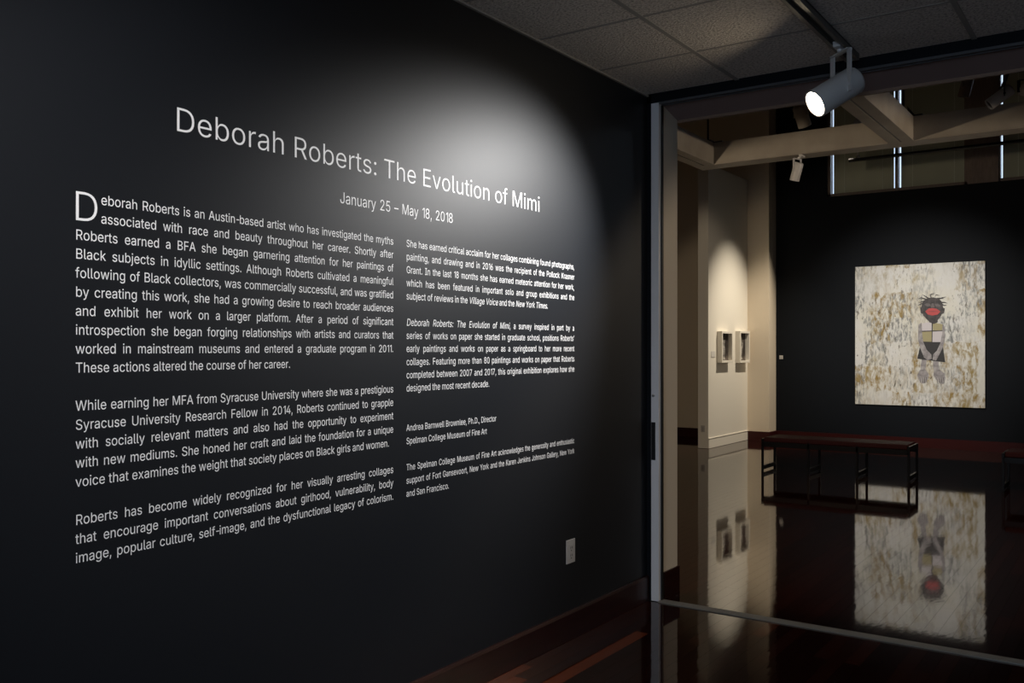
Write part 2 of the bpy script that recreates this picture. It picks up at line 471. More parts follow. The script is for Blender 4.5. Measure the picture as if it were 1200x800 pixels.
# clerestory windows with shades
def glazing(n, xa, xb, mull=(), jw=.045):
    f = MB()
    f.box(xa, xa + jw, 15.19, 15.30, SILL, 6.0).box(xb - .045, xb, 15.19, 15.30, SILL, 6.0)
    f.box(xa, xb, 15.19, 15.30, SILL, SILL + .05).box(xa, xb, 15.19, 15.30, 5.94, 6.0)
    w = struct(f.build('window_%d' % n, M_WOOD, None, ((xa + xb) / 2, 15.25, SILL)))
    for a in mull:
        MB().box(a - .022, a + .022, 15.165, 15.30, SILL, 6.0).build('mullion', M_WOOD, w, (a, 15.2, SILL))
    MB().box(xa + jw - .005, xb - .04, 15.27, 15.276, SILL + .03, 5.97).build('pane', M_GLASS, w, ((xa + xb) / 2, 15.27, SILL))
    return w
glazing(1, -4.273, -2.216, (-3.214,))
o = MB().box(-2.216, -1.800, 15.155, 15.5, SILL, 6.0)
struct(o.build('wall_window_pier', M_WOOD))
struct(MB().box(-2.150, -2.142, 15.150, 15.156, SILL, 6.0).box(-1.850, -1.842, 15.150, 15.156, SILL, 6.0).build('trim_4', M_WOOD))
glazing(2, -1.800, 0.60, (-0.55,), .02)
glazing(3, 0.8, 3.0, (1.9,))
struct(MB().box(0.60, 0.8, 15.155, 15.5, SILL, 6.0).box(3.0, 4.0, 15.155, 15.5, SILL, 6.0).build('wall_window_pier', M_WOOD))
def shade(x0, x1, label, seams, grp):
    t = thing('window_shade', label, 'window shade', ((x0 + x1) / 2, 15.215, SILL), grp)
    o = MB()
    k = 24
    for i in range(k):
        a = x0 + (x1 - x0) * i / k; b_ = x0 + (x1 - x0) * (i + 1) / k
        ya = 15.222 + .003 * math.sin(i * .9); yb = 15.222 + .003 * math.sin((i + 1) * .9)
        o.prism([(a, ya), (b_, yb), (b_, yb + .002), (a, ya + .002)], 'z', SILL + .003, 5.96)
    o.build('shade_cloth', M_SHADE, t, ((x0 + x1) / 2, 15.22, SILL))
    for s_ in seams:
        MB().box(s_ - .005, s_ + .005, 15.214, 15.219, SILL + .004, 5.96).build('seam', M_SEAM, t, (s_, 15.217, SILL))
    MB().lathe([(0, .02), (x1 - x0, .02)], (x0, 15.215, 5.93), (1, 0, 0), 12).build('roller', M_ALU, t, (x0, 15.215, 5.93))
shade(-4.183, -3.262, 'olive roller shade on the left clerestory sash, nearest the black corner', (-4.01, -3.43), 'roller shades on the high windows')
shade(-3.158, -2.232, 'wide olive roller shade between the two bright slits and the brown window pier', (-2.99, -2.40), 'roller shades on the high windows')
shade(-1.752, -0.585, 'olive roller shade right of the brown window pier, at the frame edge', (-1.55, -1.0), 'roller shades on the high windows')
shade(-0.50, 0.53, 'olive roller shade outside the right edge of the view', (), 'roller shades on the high windows')

# ------------------------------------------------------------ suspended beam grid
BZ0, BZ1, BY = Z(2.0), Z(2.24), 9.5
g = thing('beam_grid', 'cream suspended lighting beams forming a grid under the gallery ceiling', 'beam', (-2, BY, BZ0))
o = MB().box(-4.12, 3.9, BY, BY + .23, BZ0 + .012, BZ1).box(-4.12, 3.9, BY - .006, BY + .236, BZ0, BZ0 + .012)
o.build('cross_beam', M_BEAM, g, (0, BY, BZ0), bevel=0.003)
def runner(xr, y0=5.346):
    o = MB()
    o.box(xr - .23, xr - .125, y0, BY, BZ0, BZ0 + .012).box(xr - .105, xr, y0, BY, BZ0, BZ0 + .012)
    o.box(xr - .225, xr - .005, y0, BY, BZ0 + .012, BZ1)
    b1 = o.build('runner_beam', M_BEAM, g, (xr, 7.4, BZ0), bevel=0.002)
    MB().box(xr - .125, xr - .105, y0, BY, BZ0 + .004, BZ0 + .010).build('track_slot', M_BLACK, b1, (xr - .115, 7.4, BZ0))
for xr in (-3.886, -1.855, 0.176): runner(xr)
for xx, yy in ((-4.0, BY + .1), (-1.97, BY + .1), (1.5, BY + .1)):
    MB().lathe([(0, .011), (6.2 - BZ1, .011)], (xx, yy, BZ1), (0, 0, 1), 10).build('hanger_rod', M_BLACK, g, (xx, yy, BZ1))
    MB().box(xx - .16, xx + .18, yy - .035, yy + .035, BZ1, BZ1 + .03).box(xx - .05, xx + .05, yy - .05, yy + .05, BZ1 + .03, BZ1 + .055).build('hanger_plate', M_BLACK, g, (xx, yy, BZ1), bevel=.004)
MB().prism([(-1.93, BZ1), (-1.84, BZ1), (-1.93, BZ1 + .12)], 'y', BY + .08, BY + .12).build('gusset', M_BLACK, g, (-1.9, BY + .1, BZ1))

# black lighting bars
t = thing('lighting_bar', 'thin black lighting bar crossing in front of the high window shades', 'lighting bar', (-1, 14.0, Z(2.77)))
MB().lathe([(0, .026), (7.4, .026)], (-3.63, 14.0, Z(2.77)), (1, 0, 0), 14).build('bar_tube', M_BLACK, t, (-3.63, 14.0, Z(2.77)))
for xx in (-0.9, 2.9): MB().lathe([(0, .008), (6.2 - Z(2.77), .008)], (xx, 14.0, Z(2.77)), (0, 0, 1), 8).build('hanger_rod', M_BLACK, t, (xx, 14, Z(2.77)))
t = thing('lighting_bar', 'black lighting bar above the cream beam carrying the upper spotlights', 'lighting bar', (-1, 9.2, Z(2.53)))
MB().box(-3.4, 3.8, 9.17, 9.23, Z(2.50), Z(2.56)).build('bar_profile', M_BLACK, t, (-1, 9.2, Z(2.53)))
for xx in (-2.4, 0.5, 3.0): MB().lathe([(0, .008), (6.2 - Z(2.56), .008)], (xx, 9.2, Z(2.56)), (0, 0, 1), 8).build('hanger_rod', M_BLACK, t, (xx, 9.2, Z(2.56)))

# ------------------------------------------------------------ lamps
def spot_lamp(label, front, axis, dia, length, mount, power=0, angle=50, blend=0.8, lens=None, col=WARM, body=None, yoke=None, group='track spotlights', radius=None, beam=None):
    """front = centre of the lens, axis = direction of light, mount = point on the track it hangs from"""
    ax = Vector(axis).normalized(); f = Vector(front); r = dia / 2
    body = body or M_WHITEMETAL; yoke = yoke or M_WHITEMETAL
    t = thing('spotlight', label, 'spotlight', mount, group)
    back = f - ax * length
    o = MB().lathe([(0, r * .80), (length * .03, r * .93), (length * .08, r), (length - .004, r), (length, r * .985), (length, r * .90), (length - .022, r * .88)], back, ax, 40, caps=False)
    n = len(o.v) - 7 * 40
    o.f.append(tuple(n + i for i in range(40))); o.smooth.append(False); o.tone.append(.5)
    o.build('housing', body, t, back)
    MB().lathe([(0, r * .89), (.003, r * .89)], f - ax * .016, ax, 40).build('lens', lens or M_LENS_OFF, t, f)
    # yoke: two arms down the sides, a bridge and a stem up to the track
    side = ax.cross(Vector((0, 0, 1))).normalized()
    piv = f - ax * length * .62
    m = Vector(mount)
    top = piv + Vector((0, 0, 1)) * (r * 1.30 + .012)
    if 0 < m.z - piv.z < r * 3.6: top.z = m.z - .03
    y = MB()
    for sg in (-1, 1):
        y.bar(piv + side * sg * (r + .006) - Vector((0, 0, r * .45)), top + side * sg * (r + .006), .006, r * .50, up=side)
        y.lathe([(0, .010), (.007, .010)], piv + side * sg * (r + .008), side * sg, 12)
    y.bar(top - side * (r + .009), top + side * (r + .009), r * .42, .006)
    y.build('yoke', yoke, t, top)
    MB().lathe([(0, .014), (max((m - top).length, .01), .014)], top, (m - top) if (m - top).length > 1e-4 else (0, 0, 1), 14).build('stem', yoke, t, top)
    MB().box(m.x - .018, m.x + .018, m.y - .055, m.y + .055, m.z - .012, m.z + .016).build('track_adapter', yoke, t, m, bevel=.003)
    if power:
        ld = bpy.data.lights.new('spotlight_beam', 'SPOT'); ld.energy = power; ld.color = col
        ld.spot_size = math.radians(angle); ld.spot_blend = blend; ld.shadow_soft_size = radius or r * .8
        lo = bpy.data.objects.new('spotlight_beam', ld); C.objects.link(lo)
        lo.parent = t; lo.location = f + ax * .012 - m
        lo.rotation_euler = (-(Vector(beam).normalized() if beam else ax)).to_track_quat('Z', 'Y').to_euler()
    return t

# ceiling track of the hall
t = thing('ceiling_track', 'dark lighting track running along the hall ceiling tiles', 'light track', (-1.265, 2.5, CEIL))
o = MB().box(-1.300, -1.292, -2.8, 4.93, CEIL - .032, CEIL - .002).box(-1.240, -1.232, -2.8, 4.93, CEIL - .032, CEIL - .002).box(-1.300, -1.232, -2.8, 4.93, CEIL - .010, CEIL - .002)
o.box(-1.300, -1.282, -2.8, 4.93, CEIL - .034, CEIL - .030).box(-1.250, -1.232, -2.8, 4.93, CEIL - .034, CEIL - .030)
o.build('track_profile', M_TRACK, t, (-1.265, 2.5, CEIL))
MB().box(-1.302, -1.230, 4.93, 4.945, CEIL - .036, CEIL - .002).build('end_cap', M_TRACK, t, (-1.265, 4.93, CEIL))
MB().box(-1.268, -1.264, -2.8, 4.93, CEIL - .014, CEIL - .010).build('conductor', M_STEEL, t, (-1.265, 2.5, CEIL))

spot_lamp('large lit grey-white cylinder spotlight on the hall ceiling track beside the opening', (-1.356, 4.60, Z(1.208)), (-0.600, -0.610, -0.520), 0.142, 0.265,
          (-1.264, 4.697, CEIL - .03), POWER_MAIN, 74, 1.0, M_LENS, (.99, .98, .97), group=None, beam=(-.68, -.60, -.55))
spot_lamp('spotlight on the hall ceiling track nearest the camera position', (-1.30, 0.55, Z(1.30)), (-1.2, 1.55, -1.45), 0.142, 0.265,
          (-1.266, 0.38, CEIL - .03), POWER_TEXT, 84, 1.0, M_LENS_MID, (1.0, .97, .95), group=None)

G = 'spotlights hung from the gallery beams'
spot_lamp('small white spotlight hanging under the cream beam by the black corner', (-3.03, 9.56, Z(1.745)), (-.30, .12, -.95), 0.098, 0.19,
          (-2.952, 9.56, BZ0 - .004), lens=M_LENS_SOFT, group=G)
spot_lamp('unlit beige spotlight behind the large lit hall spotlight', (-2.815, 9.22, Z(2.215)), (.15, .45, -.85), 0.13, 0.215,
          (-2.90, 9.2, Z(2.482)), lens=M_LENS_OFF, body=M_BEAM, yoke=M_BEAM, group=G)
spot_lamp('white spotlight tilted down over the right part of the cream beam', (-1.165, 9.15, Z(2.165)), (-.72, -.25, -.55), 0.105, 0.225,
          (-1.00, 9.2, Z(2.482)), yoke=M_BLACK, group=G)
spot_lamp('white spotlight turned away at the right frame edge above the beam', (-.83, 9.02, Z(2.24)), (.30, -.85, -.12), 0.105, 0.20,
          (-.72, 9.2, Z(2.482)), yoke=M_BLACK, group=G)
spot_lamp('dim brown spotlight in shade against the window pier', (-1.385, 9.25, Z(2.29)), (-.25, .1, -.9), 0.10, 0.17,
          (-1.33, 9.2, Z(2.482)), body=M_WOOD, yoke=M_WOOD, group=G)  # brown body and yoke stand in for shade on a white lamp
# working lamps tucked behind the beams
spot_lamp('spotlight behind the cream beam aimed at the large canvas', (-2.86, 9.93, Z(2.10)), (-.05, 5.2, -1.95), 0.10, 0.10,
          (-2.86, 9.83, Z(2.26)), POWER_PAINTING, 46, 1.0, M_LENS_SOFT, (1.0, .95, .88), group=G, radius=.03)
spot_lamp('spotlight on the far black bar aimed at the small framed pictures', (-3.56, 14.0, Z(3.21)), (-1.93, 0.0, -4.1), 0.10, 0.16,
          (-3.50, 14.0, Z(2.814)), POWER_PIER, 56, 1.0, M_LENS_SOFT, (1.0, .88, .70), group=G, radius=.02)
spot_lamp('wide flood spotlight hidden behind the lettered wall, inside the gallery', (-4.44, 5.75, Z(1.4)), (.35, .9, -.87), 0.12, 0.18,
          (-4.5, 5.377, Z(1.70)), POWER_FLOOD, 112, .12, M_LENS_SOFT, group=G, radius=.03)

spot_lamp('wide spotlight over the right side of the gallery, outside the view', (2.2, 9.05, Z(1.55)), (-1, .02, -.9), 0.12, 0.18,
          (2.31, 9.2, Z(2.482)), POWER_SIDE_FILL, 106, .12, M_LENS_SOFT, (1.0, .82, .62), group=G, radius=.04)  # unseen lamp added to brighten beams, opening side and beige walls

# ------------------------------------------------------------ benches
def bench(x0, y0, nf, label, pitch=0.565, depth=0.45, right_open=False):
    L_ = pitch * (nf - 1)
    t = thing('bench', label, 'bench', (x0 + L_ / 2, y0 + depth / 2, 0), 'gallery benches')
    H = 0.405; w = 0.026
    for k in range(nf):
        x = x0 + pitch * k
        for yy in (y0, y0 + depth):
            MB().box(x - w / 2, x + w / 2, yy - w / 2, yy + w / 2, 0, H).build('leg', M_BLKMETAL, t, (x, yy, 0), bevel=.002)
        MB().box(x - w / 2, x + w / 2, y0 + w / 2, y0 + depth - w / 2, .022, .072).build('stretcher', M_BLKMETAL, t, (x, y0 + depth / 2, .05), bevel=.002)
        if k in (0, nf - 1):
            MB().box(x - w / 2, x + w / 2, y0 + w / 2, y0 + depth - w / 2, H - .05, H).build('top_rail', M_BLKMETAL, t, (x, y0 + depth / 2, H), bevel=.002)
    MB().box(x0, x0 + L_, y0 - w / 2, y0 + w / 2, H - .10, H - .04).build('side_rail', M_BLKMETAL, t, (x0 + L_ / 2, y0, H - .05), bevel=.002)
    MB().box(x0, x0 + L_, y0 + depth - w / 2, y0 + depth + w / 2, H - .10, H - .04).build('side_rail', M_BLKMETAL, t, (x0 + L_ / 2, y0 + depth, H - .05), bevel=.002)
    MB().box(x0 + w / 2 + .002, x0 + L_ - w / 2 - .002, y0 - w / 2, y0 + depth + w / 2, H - .04, H + .018).build('seat', M_SEAT, t, (x0 + L_ / 2, y0 + depth / 2, H), bevel=.014, seg=3)
    return t
bench(-3.925, 11.14, 4, 'long dark red gallery bench with four black leg frames below the canvas')
bench(-1.262, 11.0, 4, 'dark gallery bench cut off by the right frame edge')

# ------------------------------------------------------------ canvas with a plain collage figure
CX0, CX1, CZ0, CZ1 = -3.82, -1.97, Z(-.882), Z(1.29)
t = thing('painting', 'large pale canvas with ochre dabs and a small collage figure on the dark wall', 'painting', ((CX0 + CX1) / 2, YK - .045, CZ0))
cv = MB().box(CX0, CX1, YK - .045, YK - .002, CZ0, CZ1).build('canvas', M_CANVAS, t, ((CX0 + CX1) / 2, YK - .045, (CZ0 + CZ1) / 2), bevel=.003)
def cpt(X, Y):
    u = (X - 92) / 612.0
    top = 92 - 27 * u; bot = 733 + 15 * u
    return CX0 + u * (CX1 - CX0), CZ1 - (Y - top) / (bot - top) * (CZ1 - CZ0)
layer_i = [0]
def patch(name, m, pts, par=t, layer=1):
    q = [cpt(*p) for p in pts]
    y = YK - .0455 - .0012 * layer
    n = MB().prism(q, 'y', y, YK - .0448)
    c = (sum(p[0] for p in q) / len(q), y, sum(p[1] for p in q) / len(q))
    return n.build(name, m, par, c)
def ell(cx, cy, rx, ry, n=24, wob=0.0, rot=0.0):
    out = []
    for i in range(n):
        a = 2 * math.pi * i / n; r = 1 + wob * math.sin(5 * a + 1)
        x, y = rx * r * math.cos(a), ry * r * math.sin(a)
        out.append((cx + x * math.cos(rot) - y * math.sin(rot), cy + x * math.sin(rot) + y * math.cos(rot)))
    return out
patch('collage_leg', M_SKIN, [(417, 522), (441, 522), (436, 560), (432, 585), (410, 585), (412, 555)], layer=1)
patch('collage_leg', M_SKIN, [(470, 525), (496, 525), (496, 560), (500, 585), (476, 588), (470, 560)], layer=1)
patch('collage_foot', M_SKIN, [(408, 572), (436, 570), (450, 592), (448, 612), (434, 634), (418, 636), (402, 618), (396, 598)], layer=2)
patch('collage_foot', M_SKIN, [(474, 575), (500, 570), (522, 588), (527, 610), (520, 636), (506, 638), (484, 618), (472, 598)], layer=2)
patch('collage_skirt', M_SKIRT, [(418, 438), (512, 440), (518, 480), (526, 536), (470, 530), (396, 520), (406, 478)], layer=3)
patch('collage_block', M_PALE, [(418, 356), (466, 346), (468, 392), (418, 392)], layer=4)
patch('collage_block', M_OCHRE, [(469, 350), (514, 360), (512, 388), (470, 391)], layer=4)
patch('collage_block', M_OCHRE, [(418, 395), (464, 393), (463, 441), (420, 440)], layer=4)
patch('collage_block', M_PALE, [(468, 394), (512, 390), (511, 442), (467, 442)], layer=4)
patch('collage_strip', M_INK, [(416, 390), (514, 387), (514, 391), (416, 395)], layer=5)
patch('collage_strip', M_INK, [(464, 345), (469, 345), (467, 441), (463, 441)], layer=5)
patch('collage_arm', M_SKIN, [(402, 362), (416, 352), (419, 400), (424, 440), (440, 478), (462, 500), (464, 520), (446, 528), (428, 514), (410, 470), (400, 430)], layer=6)
patch('collage_arm', M_SKIN, [(514, 356), (524, 372), (524, 430), (514, 470), (496, 506), (484, 528), (468, 524), (470, 500), (488, 482), (504, 446), (513, 400)], layer=6)
patch('collage_neck', M_INK, [(446, 330), (490, 332), (492, 350), (474, 358), (452, 350)], layer=5)
patch('collage_head', M_INK, [(416, 276), (424, 252), (444, 238), (470, 234), (496, 240), (512, 256), (517, 286), (508, 318), (488, 344), (468, 352), (446, 342), (424, 318)], layer=7)
patch('collage_ear', M_INK, [(410, 282), (418, 278), (422, 312), (412, 306)], layer=6)
patch('collage_ear', M_INK, [(516, 282), (524, 286), (520, 308), (510, 312)], layer=6)
patch('collage_face_tone', M_SKIND, [(430, 268), (440, 262), (456, 264), (460, 274), (444, 278)], layer=8)
patch('collage_face_tone', M_SKIND, [(478, 266), (492, 264), (504, 270), (502, 278), (484, 278)], layer=8)
patch('collage_face_tone', M_SKIND, [(464, 262), (472, 262), (478, 282), (460, 282)], layer=8)
for fx in (408, 418, 428, 438):
    patch('collage_toe_line', M_INK, [(fx, 606), (fx + 2, 606), (fx + 4, 632), (fx + 2, 632)], layer=3)
    patch('collage_toe_line', M_INK, [(fx + 78, 606), (fx + 80, 606), (fx + 84, 632), (fx + 82, 632)], layer=3)
patch('collage_mouth', M_RED, [(434, 300), (450, 286), (468, 284), (488, 288), (504, 300), (492, 314), (468, 319), (446, 314)], layer=9)
patch('collage_mouth_line', M_REDD, [(438, 300), (468, 297), (500, 300), (468, 303)], layer=10)
for a, b_, c_ in (((440, 244), (414, 236), (402, 242)), ((450, 240), (432, 228), (420, 222)), ((462, 238), (456, 222), (476, 216)), ((476, 238), (484, 222), (500, 226)), ((494, 244), (512, 236), (530, 232)),
                  ((508, 258), (524, 258), (536, 262)), ((424, 262), (410, 266), (400, 272)), ((486, 240), (500, 238), (520, 240)), ((432, 250), (416, 256), (404, 258)), ((512, 268), (522, 272), (532, 270))):
    pts = [(a[0] - 2, a[1] + 3), (b_[0], b_[1] + 2.2), (c_[0], c_[1] + .5), (c_[0], c_[1] - .5), (b_[0], b_[1] - 2.2), (a[0] + 2, a[1] - 3)]
    patch('collage_braid', M_INK, pts, layer=8)

# ------------------------------------------------------------ framed pictures on the partition, labels, switches
def box_frame(y0, y1, z0, z1, label, fig):
    d = .085; w = .035
    t = thing('framed_picture', label, 'picture', (PX, (y0 + y1) / 2, z0), 'white box frames on the partition')
    o = MB().box(PX + .001, PX + d, y0, y0 + w, z0, z1).box(PX + .001, PX + d, y1 - w, y1, z0, z1).box(PX + .001, PX + d, y0 + w, y1 - w, z0, z0 + w).box(PX + .001, PX + d, y0 + w, y1 - w, z1 - w, z1)
    o.build('frame', M_FRAME, t, (PX, (y0 + y1) / 2, z0), bevel=.002)
    MB().box(PX + .001, PX + .020, y0 + w, y1 - w, z0 + w, z1 - w).build('picture_ground', M_MOUNT, t, (PX, (y0 + y1) / 2, z0))
    cy = (y0 + y1) / 2; h = z1 - z0; q = []
    for a, b_ in fig: q.append((cy + a * (y1 - y0), z0 + b_ * h))
    MB().prism(q, 'x', PX + .0195, PX + .023).build('picture_figure', M_PICFIG, t, (PX, cy, z0))
    return t
box_frame(13.475, 13.93, Z(-.224), Z(.265), 'left one of two small white box-framed pictures on the partition', [(-.12, .10), (.10, .10), (.14, .42), (.06, .55), (.12, .72), (.02, .84), (-.12, .76), (-.08, .60), (-.2, .45)])
box_frame(14.245, 14.68, Z(-.235), Z(.280), 'right one of two small white box-framed pictures, nearer the beige corner', [(-.15, .12), (.08, .10), (.10, .40), (.16, .60), (.04, .82), (-.14, .80), (-.10, .6), (-.18, .4)])
tag(MB().box(PX + .001, PX + .006, 13.25, 13.40, Z(-.135), Z(-.045)).build('wall_label', M_CARD, None, (PX, 13.33, Z(-.1)), bevel=.001), 'small white wall label card left of the framed pictures', 'label')

def wall_plate(name, label, cat, c, nrm, w, h, kind):
    """nrm 'x' faces +x, 'y' faces -y"""
    t = thing(name, label, cat, c)
    def bx(u0, u1, z0, z1, d0, d1, nm, m, bev=0.0):
        if nrm == 'x': mb = MB().box(c[0] + d0, c[0] + d1, c[1] + u0, c[1] + u1, c[2] + z0, c[2] + z1)
        else: mb = MB().box(c[0] + u0, c[0] + u1, c[1] - d1, c[1] - d0, c[2] + z0, c[2] + z1)
        return mb.build(nm, m, t, c, bevel=bev)
    bx(-w / 2, w / 2, -h / 2, h / 2, .0005, .006, 'cover_plate', M_PLATE, .002)
    if kind == 'outlet':
        bx(-w * .22, w * .22, -h * .30, h * .30, .0065, .0085, 'socket_face', M_PLATE, .001)
        for zz in (-.16, .16):
            for uu in (-.09, .09): bx(w * uu - .0016, w * uu + .0016, h * zz - .006, h * zz + .006, .0086, .0092, 'slot', M_BLACK)
            bx(-.003, .003, h * zz - .018, h * zz - .012, .0086, .0092, 'ground_hole', M_BLACK)
    else:
        bx(-w * .15, w * .15, -h * .2, h * .2, .0065, .010, 'rocker', M_PLATE, .001)
    return t
wall_plate('wall_outlet', 'white wall outlet low on the lettered charcoal wall', 'outlet', (XW, 4.142, Z(-1.063)), 'x', .086, .124, 'outlet')
wall_plate('light_switch', 'tiny pale switch plate on the dark wall near the beige corner', 'switch', (-5.02, YK, Z(-.15)), 'y', .062, .062, 'switch')
wall_plate('wall_outlet', 'small outlet low on the end of the white partition', 'outlet', (PX - .085, 13.14, Z(-1.22)), 'y', .06, .10, 'outlet')

